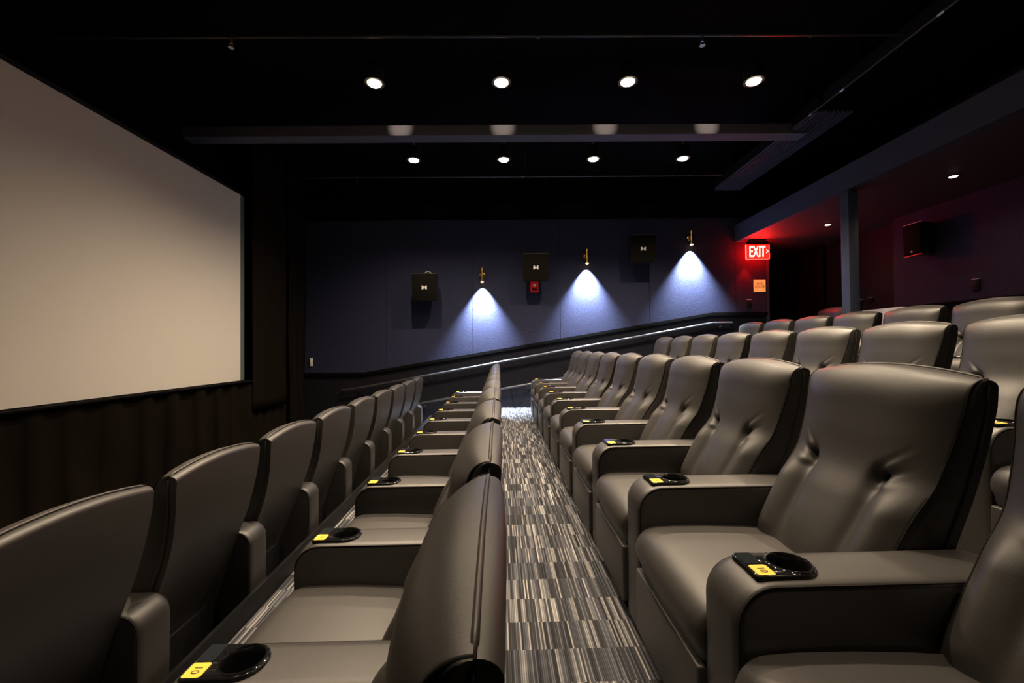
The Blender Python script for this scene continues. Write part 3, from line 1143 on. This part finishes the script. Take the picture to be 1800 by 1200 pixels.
for sg in (1, -1):
    mb.tube([(0.165, -0.011, (pz0 + pz1) / 2 + 0.012 + sg * 0.03), (0.195, -0.011, (pz0 + pz1) / 2 + 0.012)], 0.005, 6)
ob('lettering', mb.mesh('lettering', M_exit_l, None), pn)
mb = MB()
mb.box((-pw - 0.004, -0.012, pz0 - 0.008), (pw + 0.004, 0.012, pz0))
mb.box((-pw - 0.006, -0.012, pz0), (-pw, 0.012, pz1)).box((pw, -0.012, pz0), (pw + 0.006, 0.012, pz1))
ob('glowing_edge', mb.mesh('glowing_edge', M_exit_e, None), r)
spot('down_glow', r, (-0.15, 0.08, pz0 - 0.015), 60, 74, 0.7, (1.0, 0.006, 0.005), 0.03)

# exit route sign, switches
r = thing('exit_route_sign', 'square yellow sign reading EXIT ROUTE beside the corridor', 'sign', (4.855, WY - 0.03, H + 1.148))
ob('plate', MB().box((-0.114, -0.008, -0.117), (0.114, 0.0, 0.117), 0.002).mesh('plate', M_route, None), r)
v, f = text_geo('EXIT\nROUTE', 0.062, extrude=0.0008, line=0.85)
ob('lettering', MB().add([(a * 0.95, -0.0092 - c, b + 0.008) for a, b, c in v], f).mesh('lettering', M_ink, None), r)


def switch(loc, rotz, label, plate=M_black, w=0.085, h=0.14):
    r = thing('wall_switch', label, 'switch', loc, rotz, 'wall switch plates')
    ob('plate', MB().box((-w / 2, -0.03, -h / 2), (w / 2, 0.0, h / 2), 0.003).mesh('plate', plate), r)
    ob('rocker', MB().box((-w * 0.22, -0.036, -h * 0.28), (w * 0.22, -0.029, h * 0.28), 0.002).mesh('rocker', M_plastic if plate is M_black else M_white), r)
    ob('top_edge', MB().box((-w / 2, -0.031, h / 2), (w / 2, 0.0, h / 2 + 0.006)).mesh('top_edge', M_logo, None), r)


switch((4.645, WY - 0.03, H + 0.805), 0, 'small black switch box under the EXIT ROUTE sign')
switch((BX, 5.60, H + 0.775), -PI / 2, 'black switch plate on the back wall right of the wall speaker')
switch((BX + 0.2, 7.70, H + 0.76), -PI / 2, 'small black switch right beside the blue-grey post', h=0.08)
switch((BX + 0.2, 7.48, H + 0.78), -PI / 2, 'small black switch near the edge of the plum back wall', h=0.08)
switch((-3.80, WY - 0.03, H - 0.25), 0, 'white switch beside the corner curtain on the far wall', M_white, 0.045, 0.15)

# speaker on the back wall
r = thing('back_wall_speaker', 'black speaker on the back wall, red light painted along its lower edge', 'speaker', (BX, 6.21, H + 1.53), -PI / 2)
v, f = wedge(0.27, 0.46, 0.20, 0.44, 0.22)
c = ob('cabinet', mk_mesh('cabinet', [(a, b - 0.05, d) for a, b, d in v], f, M_plastic), r)
ob('grille', MB().box((-0.13, -0.28, -0.225), (0.13, -0.2705, 0.225), 0.003).mesh('grille', M_speaker), r)
ob('badge', MB().lathe([(0.014, -0.284), (0.014, -0.28)], 14, org=(0.0, 0, -0.18), axis='Y').mesh('badge', M_logo), r)
ob('top_edge', MB().box((-0.135, -0.275, 0.2305), (0.135, -0.25, 0.236)).mesh('top_edge', M_steel, None), r)
ob('red_light_edge', MB().box((-0.135, -0.275, -0.240), (0.135, -0.25, -0.2305)).mesh('red_light_edge', M_red, None), r)  # red light on the lower edge, painted as a glowing red strip
ob('bracket', MB().box((-0.05, -0.06, -0.06), (0.05, 0.0, 0.06)).mesh('bracket', M_black, None), r)

# dark door at the end of the corridor and its drape
curtain('corridor_curtain', 6.30, 8.5, 11.3, 1.10, H + 1.98, 0.30, 0.05, 21, 'dark drape hanging in the corridor left of the blue-grey post')
